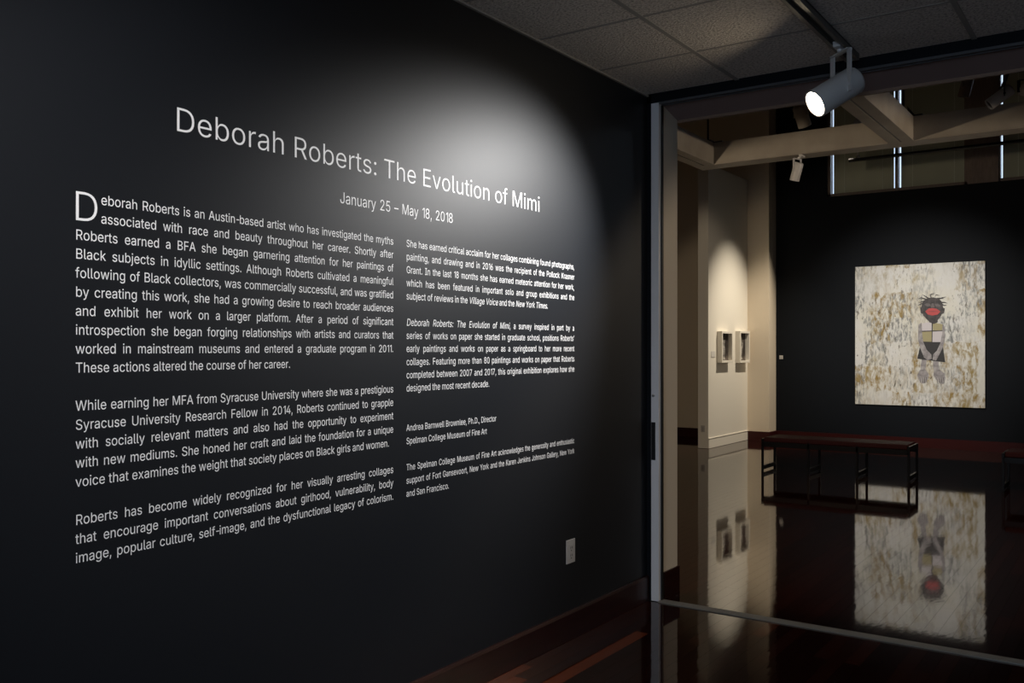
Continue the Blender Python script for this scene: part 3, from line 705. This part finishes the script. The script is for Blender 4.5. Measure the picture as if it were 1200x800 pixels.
# ------------------------------------------------------------ lettering on the wall
GLYPHS = r"""{",":[188,[[38,-119,68,71,137,71,84,-119]]],
"-":[453,[[337,244,337,188,114,188,114,244]]],
".":[188,[[95,-4,78,-1,63,9,53,24,50,41,53,59,63,73,78,83,95,87,113,83,128,73,138,59,141,41,138,24,128,9,113,-1]]],
"0":[453,[[227,-7,174,1,130,24,95,62,69,113,53,178,48,254,53,330,69,395,95,447,130,484,174,508,227,516,279,508,323,484,358,447,384,395,400,330,405,254,400,178,384,113,359,62,323,24,279,1],[227,50,261,56,290,74,313,103,330,144,340,194,344,254,340,314,330,365,313,405,290,435,261,453,227,460,192,453,163,435,140,405,123,365,113,314,109,254,113,194,123,144,140,103,163,74,192,56]]],
"1":[453,[[76,0,76,55,391,55,391,0],[276,509,276,0,212,0,212,448,209,448,86,358,86,427,198,509]]],
"2":[453,[[64,0,64,47,234,229,282,282,299,305,311,327,318,348,320,371,317,397,308,419,293,436,273,449,250,457,224,460,196,457,172,447,153,433,139,413,130,390,127,362,66,362,71,405,86,442,111,473,143,496,182,511,225,516,268,511,306,497,337,474,361,445,376,411,381,372,378,345,371,318,357,290,336,259,267,180,153,60,153,57,389,57,389,0]]],
"4":[453,[[40,105,40,158,247,509,311,509,109,166,109,163,413,163,413,105],[282,0,282,121,282,146,282,318,343,318,343,0]]],
"5":[453,[[221,-7,178,-2,140,11,108,32,83,60,66,93,60,130,122,130,127,108,138,89,154,73,173,60,196,52,221,50,250,53,276,64,298,82,314,104,324,131,328,162,324,193,314,221,297,244,275,262,248,273,218,277,192,275,167,268,145,258,128,246,67,253,96,509,366,509,366,452,151,452,134,301,136,301,155,315,178,325,203,331,229,334,263,330,294,321,321,306,345,285,364,260,379,231,388,199,391,163,385,117,369,76,343,41,309,15,268,-1]]],
"6":[453,[[226,-7,182,-1,142,15,109,40,84,74,69,115,64,162,68,199,80,239,102,285,137,340,252,509,322,509,151,261,145,261,154,275,165,288,179,299,196,307,214,312,235,314,278,309,316,295,346,271,370,240,384,201,389,157,384,112,368,73,343,39,310,14,271,-2],[226,48,254,52,279,63,299,79,314,101,324,128,327,157,324,187,314,213,299,235,279,251,254,262,226,265,198,262,174,252,153,235,138,214,128,188,125,158,128,128,138,102,153,79,174,63,198,52]]],
"7":[453,[[97,0,323,448,323,452,62,452,62,509,391,509,391,449,165,0]]],
"8":[453,[[226,-7,178,-2,136,11,101,33,74,62,57,96,52,135,55,166,65,195,81,220,101,241,125,256,153,265,153,267,119,282,93,308,76,342,70,380,75,417,90,450,114,477,146,498,184,511,226,516,269,511,306,498,337,477,361,450,377,417,382,380,376,342,359,308,333,282,300,267,300,265,327,256,351,241,372,220,387,195,397,166,401,135,395,96,378,62,352,33,317,11,275,-2],[226,49,258,52,285,60,307,74,323,91,333,113,337,139,333,165,322,189,305,208,283,223,256,232,226,235,196,232,169,223,147,208,130,189,119,165,115,139,119,113,129,91,145,74,167,60,195,52],[226,290,252,292,274,300,293,313,307,330,316,351,319,376,316,399,308,420,294,437,275,449,252,457,226,460,200,457,177,449,159,437,145,420,136,399,133,376,136,351,145,330,159,313,178,300,201,292]]],
":":[188,[[95,-4,78,-1,63,9,53,24,50,41,53,59,63,73,78,83,95,87,113,83,128,73,138,59,141,41,138,24,128,9,113,-1],[95,271,78,274,63,284,53,299,50,316,53,334,63,349,78,359,95,362,113,359,128,349,138,334,141,316,138,299,128,284,113,274]]],
"A":[480,[[16,0,201,509,276,509,463,0,395,0,287,302,264,372,232,478,245,478,213,371,191,302,85,0],[110,142,110,199,370,199,370,142]]],
"B":[456,[[60,0,60,509,241,509,289,504,329,491,359,469,381,442,394,410,398,374,395,344,387,320,373,301,356,286,336,275,315,267,315,262,339,257,363,245,385,227,402,203,414,173,418,136,413,100,400,67,377,39,344,18,301,4,247,0],[125,57,245,57,296,63,330,80,349,105,355,137,352,161,342,184,327,203,306,218,279,228,248,231,125,231],[125,285,238,285,265,288,288,296,308,309,323,326,333,348,336,372,330,403,313,429,283,446,240,452,125,452]]],
"C":[510,[[267,-7,205,1,150,25,104,63,70,115,48,179,40,254,48,329,70,393,104,445,150,484,205,508,267,516,305,513,340,504,373,490,402,471,427,447,448,418,463,385,473,348,408,348,401,373,389,395,375,413,357,428,337,440,315,449,292,454,267,456,223,450,184,432,150,403,125,364,109,314,103,254,109,194,125,145,151,105,184,76,223,59,267,53,292,55,315,60,337,69,357,81,375,96,389,114,401,136,408,160,473,160,463,124,448,91,428,62,402,38,373,19,341,5,305,-4]]],
"D":[502,[[219,0,96,0,96,57,215,57,272,63,318,81,354,110,379,149,394,198,399,255,394,312,379,361,354,399,320,428,275,446,221,452,93,452,93,509,225,509,294,501,353,478,399,441,433,391,455,329,462,255,455,181,433,119,398,68,351,31,291,8],[125,509,125,0,60,0,60,509]]],
"E":[419,[[60,0,60,509,372,509,372,452,125,452,125,286,355,286,355,229,125,229,125,57,375,57,375,0]]],
"F":[410,[[60,0,60,509,369,509,369,452,125,452,125,278,346,278,346,221,125,221,125,0]]],
"G":[520,[[269,-7,205,1,149,25,104,64,69,116,47,179,40,254,47,329,69,393,103,445,149,484,203,508,265,516,304,513,340,504,374,489,403,469,429,445,449,416,465,384,474,349,408,349,399,372,387,393,373,411,356,427,337,439,315,448,291,454,265,456,222,450,183,432,150,404,125,364,109,314,103,254,109,194,125,145,151,105,184,76,224,59,269,53,309,57,345,71,374,93,396,123,410,160,415,202,434,199,283,199,283,256,478,256,478,200,471,141,451,91,419,50,377,19,326,0]]],
"I":[300,[[31,0,31,57,118,57,118,452,31,452,31,509,269,509,269,452,183,452,183,57,269,57,269,0]]],
"J":[396,[[185,-7,124,3,75,33,44,81,33,145,33,173,98,173,98,145,104,104,122,74,149,56,185,50,220,56,248,74,266,104,272,145,272,509,336,509,336,145,326,81,294,33,246,3]]],
"K":[467,[[104,145,104,216,139,261,174,303,212,344,364,509,448,509,231,276,228,276],[60,0,60,509,125,509,125,334,124,225,125,193,125,0],[372,0,188,259,228,309,449,0]]],
"M":[628,[[60,0,60,509,152,509,277,187,287,159,299,123,311,84,322,49,307,49,318,83,330,121,342,158,352,187,476,509,568,509,568,0,504,0,504,291,504,327,505,369,506,413,507,457,513,457,498,409,482,363,467,322,456,291,342,0,286,0,170,291,159,321,145,361,129,408,112,457,119,457,120,416,121,372,122,328,122,291,122,0]]],
"N":[523,[[60,0,60,509,136,509,343,183,363,151,388,107,414,55,405,54,401,108,399,157,399,195,399,509,463,509,463,0,387,0,202,290,177,331,148,381,108,452,119,454,122,384,124,328,125,291,125,0]]],
"P":[445,[[60,0,60,509,235,509,289,503,332,487,366,462,390,430,404,391,409,348,404,304,390,265,366,233,332,207,289,191,235,186,109,186,109,242,233,242,269,246,297,256,318,272,333,294,342,319,344,348,342,376,333,402,318,423,297,439,268,449,232,452,125,452,125,0]]],
"R":[449,[[60,0,60,509,236,509,290,504,333,489,367,465,390,433,405,395,409,352,405,309,390,271,367,240,333,217,289,203,236,198,96,198,96,255,234,255,269,258,298,267,319,281,334,300,342,324,345,352,342,380,334,405,319,425,298,440,269,449,233,452,125,452,125,0],[353,0,230,229,303,229,428,0]]],
"S":[447,[[224,-9,172,-4,128,9,91,31,64,60,46,96,38,137,104,137,110,110,123,88,142,71,166,59,194,52,224,49,257,52,286,60,311,74,329,92,341,114,346,139,342,161,332,179,316,193,296,205,245,222,184,239,128,260,86,289,60,326,52,372,58,413,75,448,102,476,138,498,180,511,227,516,275,511,316,498,351,476,377,449,394,415,401,378,337,378,326,412,302,437,267,453,225,459,194,456,167,448,145,435,129,418,118,398,115,376,119,352,131,334,148,319,169,308,212,293,264,279,312,264,336,252,359,238,379,220,395,198,405,171,408,139,403,99,386,64,360,34,323,11,278,-4]]],
"T":[449,[[32,452,32,509,417,509,417,452,257,452,257,0,193,0,193,452]]],
"U":[517,[[259,-8,203,-2,154,15,114,43,85,80,66,124,60,173,60,509,124,509,124,178,128,144,141,113,160,87,187,68,220,56,259,52,298,56,331,68,357,87,377,113,389,144,393,178,393,509,457,509,457,173,451,124,433,80,403,43,363,15,315,-2]]],
"V":[480,[[204,0,16,509,84,509,192,206,215,137,248,31,235,31,267,138,290,206,395,509,463,509,278,0]]],
"W":[686,[[155,0,16,509,82,509,163,196,175,145,187,94,197,40,189,40,200,94,211,145,224,196,306,509,380,509,462,196,474,145,486,94,497,40,488,40,499,94,510,145,523,196,603,509,670,509,530,0,455,0,368,323,351,391,336,475,350,475,335,395,318,323,230,0]]],
"Y":[472,[[203,0,203,208,16,509,91,509,192,344,222,292,250,230,224,230,251,293,280,344,381,509,455,509,268,208,268,0]]],
"a":[389,[[160,-9,126,-5,94,5,68,22,48,45,35,73,30,108,34,138,43,161,58,179,78,193,100,203,125,211,178,220,234,227,252,230,265,235,273,243,276,255,276,257,273,279,267,297,256,311,240,322,220,329,196,331,171,329,149,322,132,313,118,301,107,288,100,274,41,291,57,322,79,346,104,364,133,375,163,382,194,384,239,379,263,372,286,360,306,343,322,320,333,290,337,251,337,0,277,0,277,52,272,52,252,25,236,12,215,1,190,-6],[170,45,202,49,228,59,248,74,263,93,272,115,276,138,276,190,259,182,231,176,200,171,175,168,134,159,117,150,103,139,95,124,92,105,94,87,102,72,114,61,130,52,149,47]]],
"b":[424,[[229,-8,198,-5,172,4,153,17,138,31,118,59,112,59,112,0,53,0,53,509,114,509,114,319,118,319,137,346,152,360,171,373,197,381,229,384,274,378,313,361,345,332,370,293,385,245,390,189,385,133,370,84,346,45,313,16,274,-2],[220,47,253,51,279,66,301,88,316,117,325,151,328,189,325,227,316,261,301,290,280,311,253,325,220,330,188,325,161,312,140,291,125,263,116,229,113,189,116,150,125,115,140,86,162,65,188,51]]],
"c":[396,[[207,-8,159,-2,117,16,82,46,56,85,40,133,34,187,40,243,56,291,82,330,117,360,159,378,207,384,234,383,260,377,284,368,305,356,324,341,340,322,353,301,362,277,303,262,290,289,270,311,242,325,207,330,173,325,145,310,124,287,108,258,99,224,96,187,99,151,108,117,124,89,145,66,173,51,207,46,243,52,271,66,292,89,304,117,363,102,354,78,341,56,325,37,306,21,285,9,261,-1,235,-6]]],
"d":[424,[[195,-8,151,-2,111,16,79,45,55,84,39,133,34,189,39,245,55,293,79,332,112,361,151,378,196,384,228,381,253,373,272,360,287,346,306,319,311,319,311,509,372,509,372,0,313,0,313,59,307,59,287,31,272,17,252,4,227,-5],[205,47,236,51,263,65,284,86,299,115,309,150,312,189,309,229,300,263,284,291,263,312,237,325,205,330,172,325,145,311,124,290,108,261,99,227,96,189,99,151,109,117,124,88,145,66,172,51]]],
"e":[404,[[212,-8,161,-2,117,16,82,46,56,85,40,132,34,187,39,242,55,290,81,329,115,359,157,378,205,384,236,382,266,374,294,361,319,341,341,315,357,282,368,242,371,194,371,169,75,169,75,221,338,221,310,202,307,237,298,269,283,294,263,314,237,326,205,330,173,326,146,313,125,294,109,270,99,241,96,211,96,178,100,139,110,106,128,80,151,61,179,50,212,46,234,48,254,53,271,61,285,73,297,88,306,105,365,91,353,63,335,39,311,19,283,4,249,-5]]],
"f":[254,[[228,379,228,327,6,327,6,379],[81,0,81,432,84,461,96,486,113,505,135,519,161,527,187,530,222,527,243,521,227,468,215,472,195,474,171,470,154,460,145,443,142,419,142,0]]],
"g":[425,[[207,-151,168,-148,134,-140,105,-127,82,-110,64,-91,51,-69,101,-41,122,-66,136,-78,154,-88,178,-95,207,-97,249,-92,282,-75,304,-47,311,-6,311,68,306,68,287,41,272,28,252,16,227,8,195,5,152,10,113,27,80,53,55,90,39,136,34,191,39,246,55,293,80,332,112,361,152,378,196,384,228,382,253,373,273,360,288,346,308,319,313,319,313,379,372,379,372,-9,367,-54,350,-90,324,-117,291,-136,251,-147],[205,59,237,63,264,75,285,95,300,121,309,154,312,193,309,231,300,264,285,291,264,312,237,325,205,330,172,325,145,312,124,290,109,262,99,229,96,193,99,155,109,123,124,96,145,76,172,63]]],
"h":[410,[[114,227,114,0,53,0,53,509,114,509,114,287,102,287,124,332,152,362,187,379,227,384,264,380,295,369,321,349,341,321,353,285,357,240,357,0,296,0,296,235,290,275,273,304,246,323,210,329,184,326,161,317,141,303,126,283,117,257]]],
"i":[167,[[53,0,53,379,114,379,114,0],[84,443,67,446,54,455,44,468,41,483,44,499,54,512,67,521,84,524,100,521,114,512,123,499,126,483,123,468,114,455,100,446]]],
"j":[167,[[53,379,114,379,114,-30,111,-63,102,-90,86,-113,65,-129,37,-139,4,-143,-10,-143,-10,-87,2,-87,25,-83,40,-72,50,-54,53,-29],[83,443,67,446,53,455,44,468,41,483,44,499,53,512,67,521,83,524,100,521,114,512,123,499,126,483,123,468,114,455,100,446]]],
"k":[381,[[110,137,110,212,121,212,284,379,360,379,184,199,177,199],[53,0,53,509,114,509,114,0],[294,0,148,186,191,229,372,0]]],
"l":[189,[[139,-2,101,3,74,20,58,47,53,84,53,509,114,509,114,99,115,77,120,62,130,54,146,52,160,53,170,54,181,3,162,-1]]],
"m":[610,[[53,0,53,379,112,379,112,295,108,295,118,323,132,346,151,363,172,376,195,384,219,386,257,380,287,361,309,331,321,295,312,295,322,321,337,343,357,361,381,375,407,383,437,386,468,383,497,372,522,354,541,328,553,296,557,255,557,0,496,0,496,254,490,289,473,313,447,326,419,330,395,328,374,320,358,307,345,290,338,270,335,247,335,0,274,0,274,260,269,288,253,311,229,326,199,330,178,328,158,320,140,307,126,289,117,266,114,238,114,0]]],
"n":[410,[[114,227,114,0,53,0,53,379,112,379,112,287,102,287,124,332,152,362,187,379,227,384,264,380,295,369,321,349,341,321,353,285,357,240,357,0,296,0,296,235,290,275,273,304,246,323,210,329,184,326,161,317,141,303,126,283,117,257]]],
"o":[415,[[207,-8,159,-2,117,16,82,46,56,85,40,133,34,187,40,243,56,291,82,330,117,360,159,378,207,384,256,378,299,360,333,330,359,291,376,243,381,187,376,133,359,85,333,46,299,16,256,-2],[207,46,242,51,270,66,292,89,307,117,316,151,319,187,316,224,307,258,292,287,270,310,242,325,207,330,173,325,145,310,124,287,108,258,99,224,96,187,99,151,108,117,124,89,145,66,173,51]]],
"p":[424,[[53,-143,53,379,112,379,112,319,118,319,137,346,152,360,171,373,197,381,229,384,274,378,313,361,345,332,370,293,385,245,390,189,385,133,370,84,346,45,313,16,274,-2,229,-8,198,-5,173,4,153,17,138,31,118,59,114,59,114,-143],[220,47,253,51,279,66,301,88,316,117,325,151,328,189,325,227,316,261,301,290,280,311,253,325,220,330,188,325,161,312,140,291,125,263,116,229,113,189,116,150,125,115,140,86,162,65,188,51]]],
"q":[424,[[372,-143,311,-143,311,59,306,59,287,31,272,17,252,4,227,-5,195,-8,151,-2,111,16,79,45,55,84,39,133,34,189,39,245,55,293,79,332,112,361,151,378,196,384,228,381,253,373,272,360,287,346,307,319,313,319,313,379,372,379],[205,47,236,51,263,65,284,86,299,115,309,150,312,189,309,229,300,263,284,291,263,312,237,325,205,330,172,325,145,311,124,290,108,261,99,227,96,189,99,151,109,117,124,88,145,66,172,51]]],
"r":[259,[[53,0,53,379,112,379,112,321,115,321,130,347,152,367,181,380,213,385,229,384,243,384,243,322,230,324,207,326,182,323,159,315,140,301,126,284,117,262,114,237,114,0]]],
"s":[365,[[182,-8,145,-5,112,3,84,18,62,38,45,63,36,94,94,107,105,79,124,60,150,49,181,45,217,50,244,62,262,81,268,103,265,121,254,136,237,147,212,155,149,170,104,186,72,208,53,237,47,274,51,305,65,332,87,354,115,370,149,381,187,384,223,381,254,372,279,358,299,339,314,316,324,290,268,277,258,298,243,316,219,328,187,333,156,329,131,317,114,299,109,277,112,258,124,243,144,232,172,223,229,209,275,194,306,171,325,142,331,107,326,75,312,47,290,24,260,6,223,-5]]],
"t":[227,[[204,379,204,327,6,327,6,379],[65,471,126,471,126,98,128,76,136,61,150,53,170,50,185,51,202,54,213,2,192,-3,168,-4,125,2,92,21,72,52,65,93]]],
"u":[410,[[182,-5,146,-1,115,11,89,31,69,59,57,95,53,139,53,379,114,379,114,144,119,105,137,75,164,56,200,50,226,53,249,62,268,77,283,97,293,122,296,153,296,379,357,379,357,0,298,0,298,92,307,92,286,47,257,17,222,0]]],
"v":[389,[[163,0,17,379,84,379,165,155,187,87,206,21,184,21,203,87,224,155,305,379,371,379,226,0]]],
"w":[567,[[138,0,23,379,87,379,133,214,154,137,175,41,165,41,186,135,206,214,252,379,316,379,362,214,382,136,402,41,391,41,413,135,434,214,480,379,545,379,429,0,368,0,319,172,305,225,291,280,277,338,291,338,277,280,263,225,248,172,199,0]]],
"x":[379,[[21,0,171,218,171,171,29,379,100,379,147,306,179,253,207,206,175,206,202,253,233,306,282,379,352,379,209,169,209,214,358,0,287,0,231,85,200,136,173,182,205,182,178,136,148,85,91,0]]],
"y":[389,[[47,-139,61,-86,71,-87,88,-90,104,-89,118,-84,130,-74,141,-58,151,-36,163,-1,17,379,84,379,165,155,187,87,206,21,184,21,202,87,224,155,305,379,371,379,204,-58,191,-85,177,-107,159,-124,139,-136,117,-143,91,-145,65,-143]]],
"z":[380,[[42,0,42,46,254,320,254,323,48,323,48,379,333,379,333,331,126,60,126,56,339,56,339,0]]],
"\u2013":[350,[[350,244,350,188,0,188,0,244]]],
"\u2019":[177,[[52,318,82,509,151,509,98,318]]],
" ":[188,[]]}"""
LINES = [
    'eborah Roberts is an Austin-based artist who has investigated the myths',
    'associated with race and beauty throughout her career. Shortly after',
    'Roberts earned a BFA she began garnering attention for her paintings of',
    'Black subjects in idyllic settings. Although Roberts cultivated a meaningful',
    'following of Black collectors, was commercially successful, and was gratified',
    'by creating this work, she had a growing desire to reach broader audiences',
    'and exhibit her work on a larger platform. After a period of significant',
    'introspection she began forging relationships with artists and curators that',
    'worked in mainstream museums and entered a graduate program in 2011.',
    'These actions altered the course of her career.',
    'While earning her MFA from Syracuse University where she was a prestigious',
    'Syracuse University Research Fellow in 2014, Roberts continued to grapple',
    'with socially relevant matters and also had the opportunity to experiment',
    'with new mediums. She honed her craft and laid the foundation for a unique',
    'voice that examines the weight that society places on Black girls and women.',
    'Roberts has become widely recognized for her visually arresting collages',
    'that encourage important conversations about girlhood, vulnerability, body',
    'image, popular culture, self-image, and the dysfunctional legacy of colorism.',
    'She has earned critical acclaim for her collages combining found photographs,',
    'painting, and drawing and in 2016 was the recipient of the Pollock Krasner',
    'Grant. In the last 18 months she has earned meteoric attention for her work,',
    'which has been featured in important solo and group exhibitions and the',
    'subject of reviews in the Village Voice and the New York Times.',
    'Deborah Roberts: The Evolution of Mimi, a survey inspired in part by a',
    'series of works on paper she started in graduate school, positions Roberts’',
    'early paintings and works on paper as a springboard to her more recent',
    'collages. Featuring more than 80 paintings and works on paper that Roberts',
    'completed between 2007 and 2017, this original exhibition explores how she',
    'designed the most recent decade.',
    'Andrea Barnwell Brownlee, Ph.D., Director',
    'Spelman College Museum of Fine Art',
    'The Spelman College Museum of Fine Art acknowledges the generosity and enthusiastic',
    'support of Fort Gansevoort, New York and the Karen Jenkins Johnson Gallery, New York',
    'and San Francisco.',
]
GL = json.loads(GLYPHS)
GL['1'] = [300, [GL['1'][1][-1]]]                                   # figure one without a foot
GL['-'] = [300, [[v - 38 if i % 2 == 0 else v for i, v in enumerate(s_)] for s_ in GL['-'][1]]]
def inset(pts, d):
    if not d: return pts
    n = len(pts); out = []
    for i in range(n):
        p0, p1, p2 = pts[i - 1], pts[i], pts[(i + 1) % n]
        a = Vector((p1[0] - p0[0], p1[1] - p0[1])); b_ = Vector((p2[0] - p1[0], p2[1] - p1[1]))
        if a.length < 1e-6 or b_.length < 1e-6: out.append(p1); continue
        na = Vector((-a.y, a.x)).normalized(); nb = Vector((-b_.y, b_.x)).normalized()
        m = na + nb
        k = m.dot(na)
        m = m / k if k > .35 else na
        out.append((p1[0] + m.x * d, p1[1] + m.y * d))
    return out
def area(p): return sum(p[i - 1][0] * p[i][1] - p[i][0] * p[i - 1][1] for i in range(len(p)))
def glyph(ch, thin):
    sp = [list(zip(s[0::2], s[1::2])) for s in GL[ch][1]]
    if thin and sp:
        # outer contours and holes wind opposite ways, so one signed offset thins the stroke
        big = max(sp, key=lambda p: abs(area(p))); sg = -1 if area(big) < 0 else 1
        sp = [inset(p, thin * sg) for p in sp]
    return sp
def winding(p, sp):
    w_ = 0
    for poly in sp:
        for i in range(len(poly)):
            (x1, y1), (x2, y2) = poly[i - 1], poly[i]
            if (y1 > p[1]) != (y2 > p[1]) and p[0] < (x2 - x1) * (p[1] - y1) / (y2 - y1) + x1: w_ += 1 if y2 > y1 else -1
    return w_
GC = {}
def glyph_mesh(ch, thin):
    """triangulate all contours together and keep the triangles inside the outline"""
    if (ch, thin) in GC: return GC[ch, thin]
    sp = glyph(ch, thin); out = []
    if sp:
        vs = []; es = []
        for p in sp:
            n = len(vs); vs += [Vector(q) for q in p]
            es += [(n + i, n + (i + 1) % len(p)) for i in range(len(p))]
        rv, _, rf = delaunay_2d_cdt(vs, es, [], 0, 1e-4)[:3]
        keep = [tuple(f) for f in rf if winding((sum(rv[i].x for i in f) / len(f) + 1e-3, sum(rv[i].y for i in f) / len(f) + 1e-3), sp) != 0]
        out.append(([(q.x, q.y) for q in rv], keep))
    GC[ch, thin] = out
    return out
def adv(s): return sum(GL[c][0] for c in s)
def line_mesh(name, words, parent, y0, zb, k, kh, thin=0, width=None, italic=(), track=0):
    """words: text; k = width scale, kh = height scale (m per font unit/1000); width = justified width"""
    k, kh = k / 1000, kh / 1000
    ws = words.split(' ')
    tot = sum(adv(w_) + track * (len(w_)) for w_ in ws) * k
    gap = GL[' '][0] * k if width is None else (width - tot) / max(len(ws) - 1, 1)
    x = 0.0
    for wi, w_ in enumerate(ws):
        sl = .19 if wi in italic else 0
        V = []; F = []; xs = x
        for ch in w_:
            for vs, fs in glyph_mesh(ch, thin):
                n = len(V)
                V += [(0.0, x - xs + (px_ + sl * py_) * k, py_ * kh) for px_, py_ in vs]
                F += [tuple(n + i for i in f) for f in fs]
            x += (GL[ch][0] + track) * k
        x += gap
        me = bpy.data.meshes.new(name); me.from_pydata(V, [], F)
        bmm = bmesh.new(); bmm.from_mesh(me)
        for f in bmm.faces:
            f.normal_update()
            if f.normal.x < 0: f.normal_flip()
        bmm.to_mesh(me); bmm.free()
        me.materials.append(M_VINYL)
        o = bpy.data.objects.new(name, me); C.objects.link(o); o.parent = parent
        o.location = Vector((XW + .0006, y0 + xs, zb)) - Vector(parent.location)

PITCH = .05382; Z0 = Z(.4153)
K, KH = .0517, .0566
XL, XR = 1.436, 2.8463
WID1 = 2.7687 - XL; WID2 = 4.1856 - XR
def block(label, y0, row0, lines, wid, k=K, kh=KH, just=None, italics=None):
    t = thing('wall_text', label, 'lettering', (XW, y0, Z0 - PITCH * (row0 + len(lines) - 1)))
    for i, s in enumerate(lines):
        last = (i == len(lines) - 1) if just is None else i not in just
        line_mesh('word', s, t, y0, Z0 - PITCH * (row0 + i), k, kh, width=None if last else wid, italic=(italics or {}).get(i, ()))
    return t
t = thing('wall_text', 'large white exhibition title lettering across the top of the charcoal wall', 'lettering', (XW, 1.765, Z(.678)))
line_mesh('word', 'Deborah Roberts: The Evolution of Mimi', t, 1.757, Z(.678), .1606, .1473, thin=5, width=2.097)
t = thing('wall_text', 'white exhibition dates lettered below the right half of the title', 'lettering', (XW, 2.47, Z(.557)))
line_mesh('word', 'January 25 – May 18, 2018', t, 2.47, Z(.545), .0748, .083, thin=3, width=.685)
t = block('first and longest white paragraph of the left column, begun by a large initial', XL, 2, LINES[2:10], WID1)
dy = .0772
for i, s in enumerate(LINES[0:2]):
    line_mesh('word', s, t, XL + dy, Z0 - PITCH * i, K, KH, width=WID1 - dy)
line_mesh('drop_capital', 'D', t, XL - .009, Z0 - PITCH, .166, .1655, thin=7)
block('middle white paragraph of five lines in the left column', XL, 11, LINES[10:15], WID1, just=(0, 1, 2, 3))
block('bottom white paragraph of three lines in the left column', XL, 17, LINES[15:18], WID1, just=(0, 1, 2))
block('top white paragraph of the right column, in the spotlight glow', XR, 0, LINES[18:23], WID2, italics={4: (5, 6, 9, 10, 11)})
block('middle white paragraph of the right column, starting in italics', XR, 6, LINES[23:29], WID2, italics={0: (0, 1, 2, 3, 4, 5)})
block('two short white signature lines in the right column', XR, 14, LINES[29:31], WID2, k=.0457, kh=.0520, just=())
block('small white acknowledgement lines at the foot of the right column', XR, 17, LINES[31:34], WID2, k=.0448, kh=.0520, just=(0, 1))
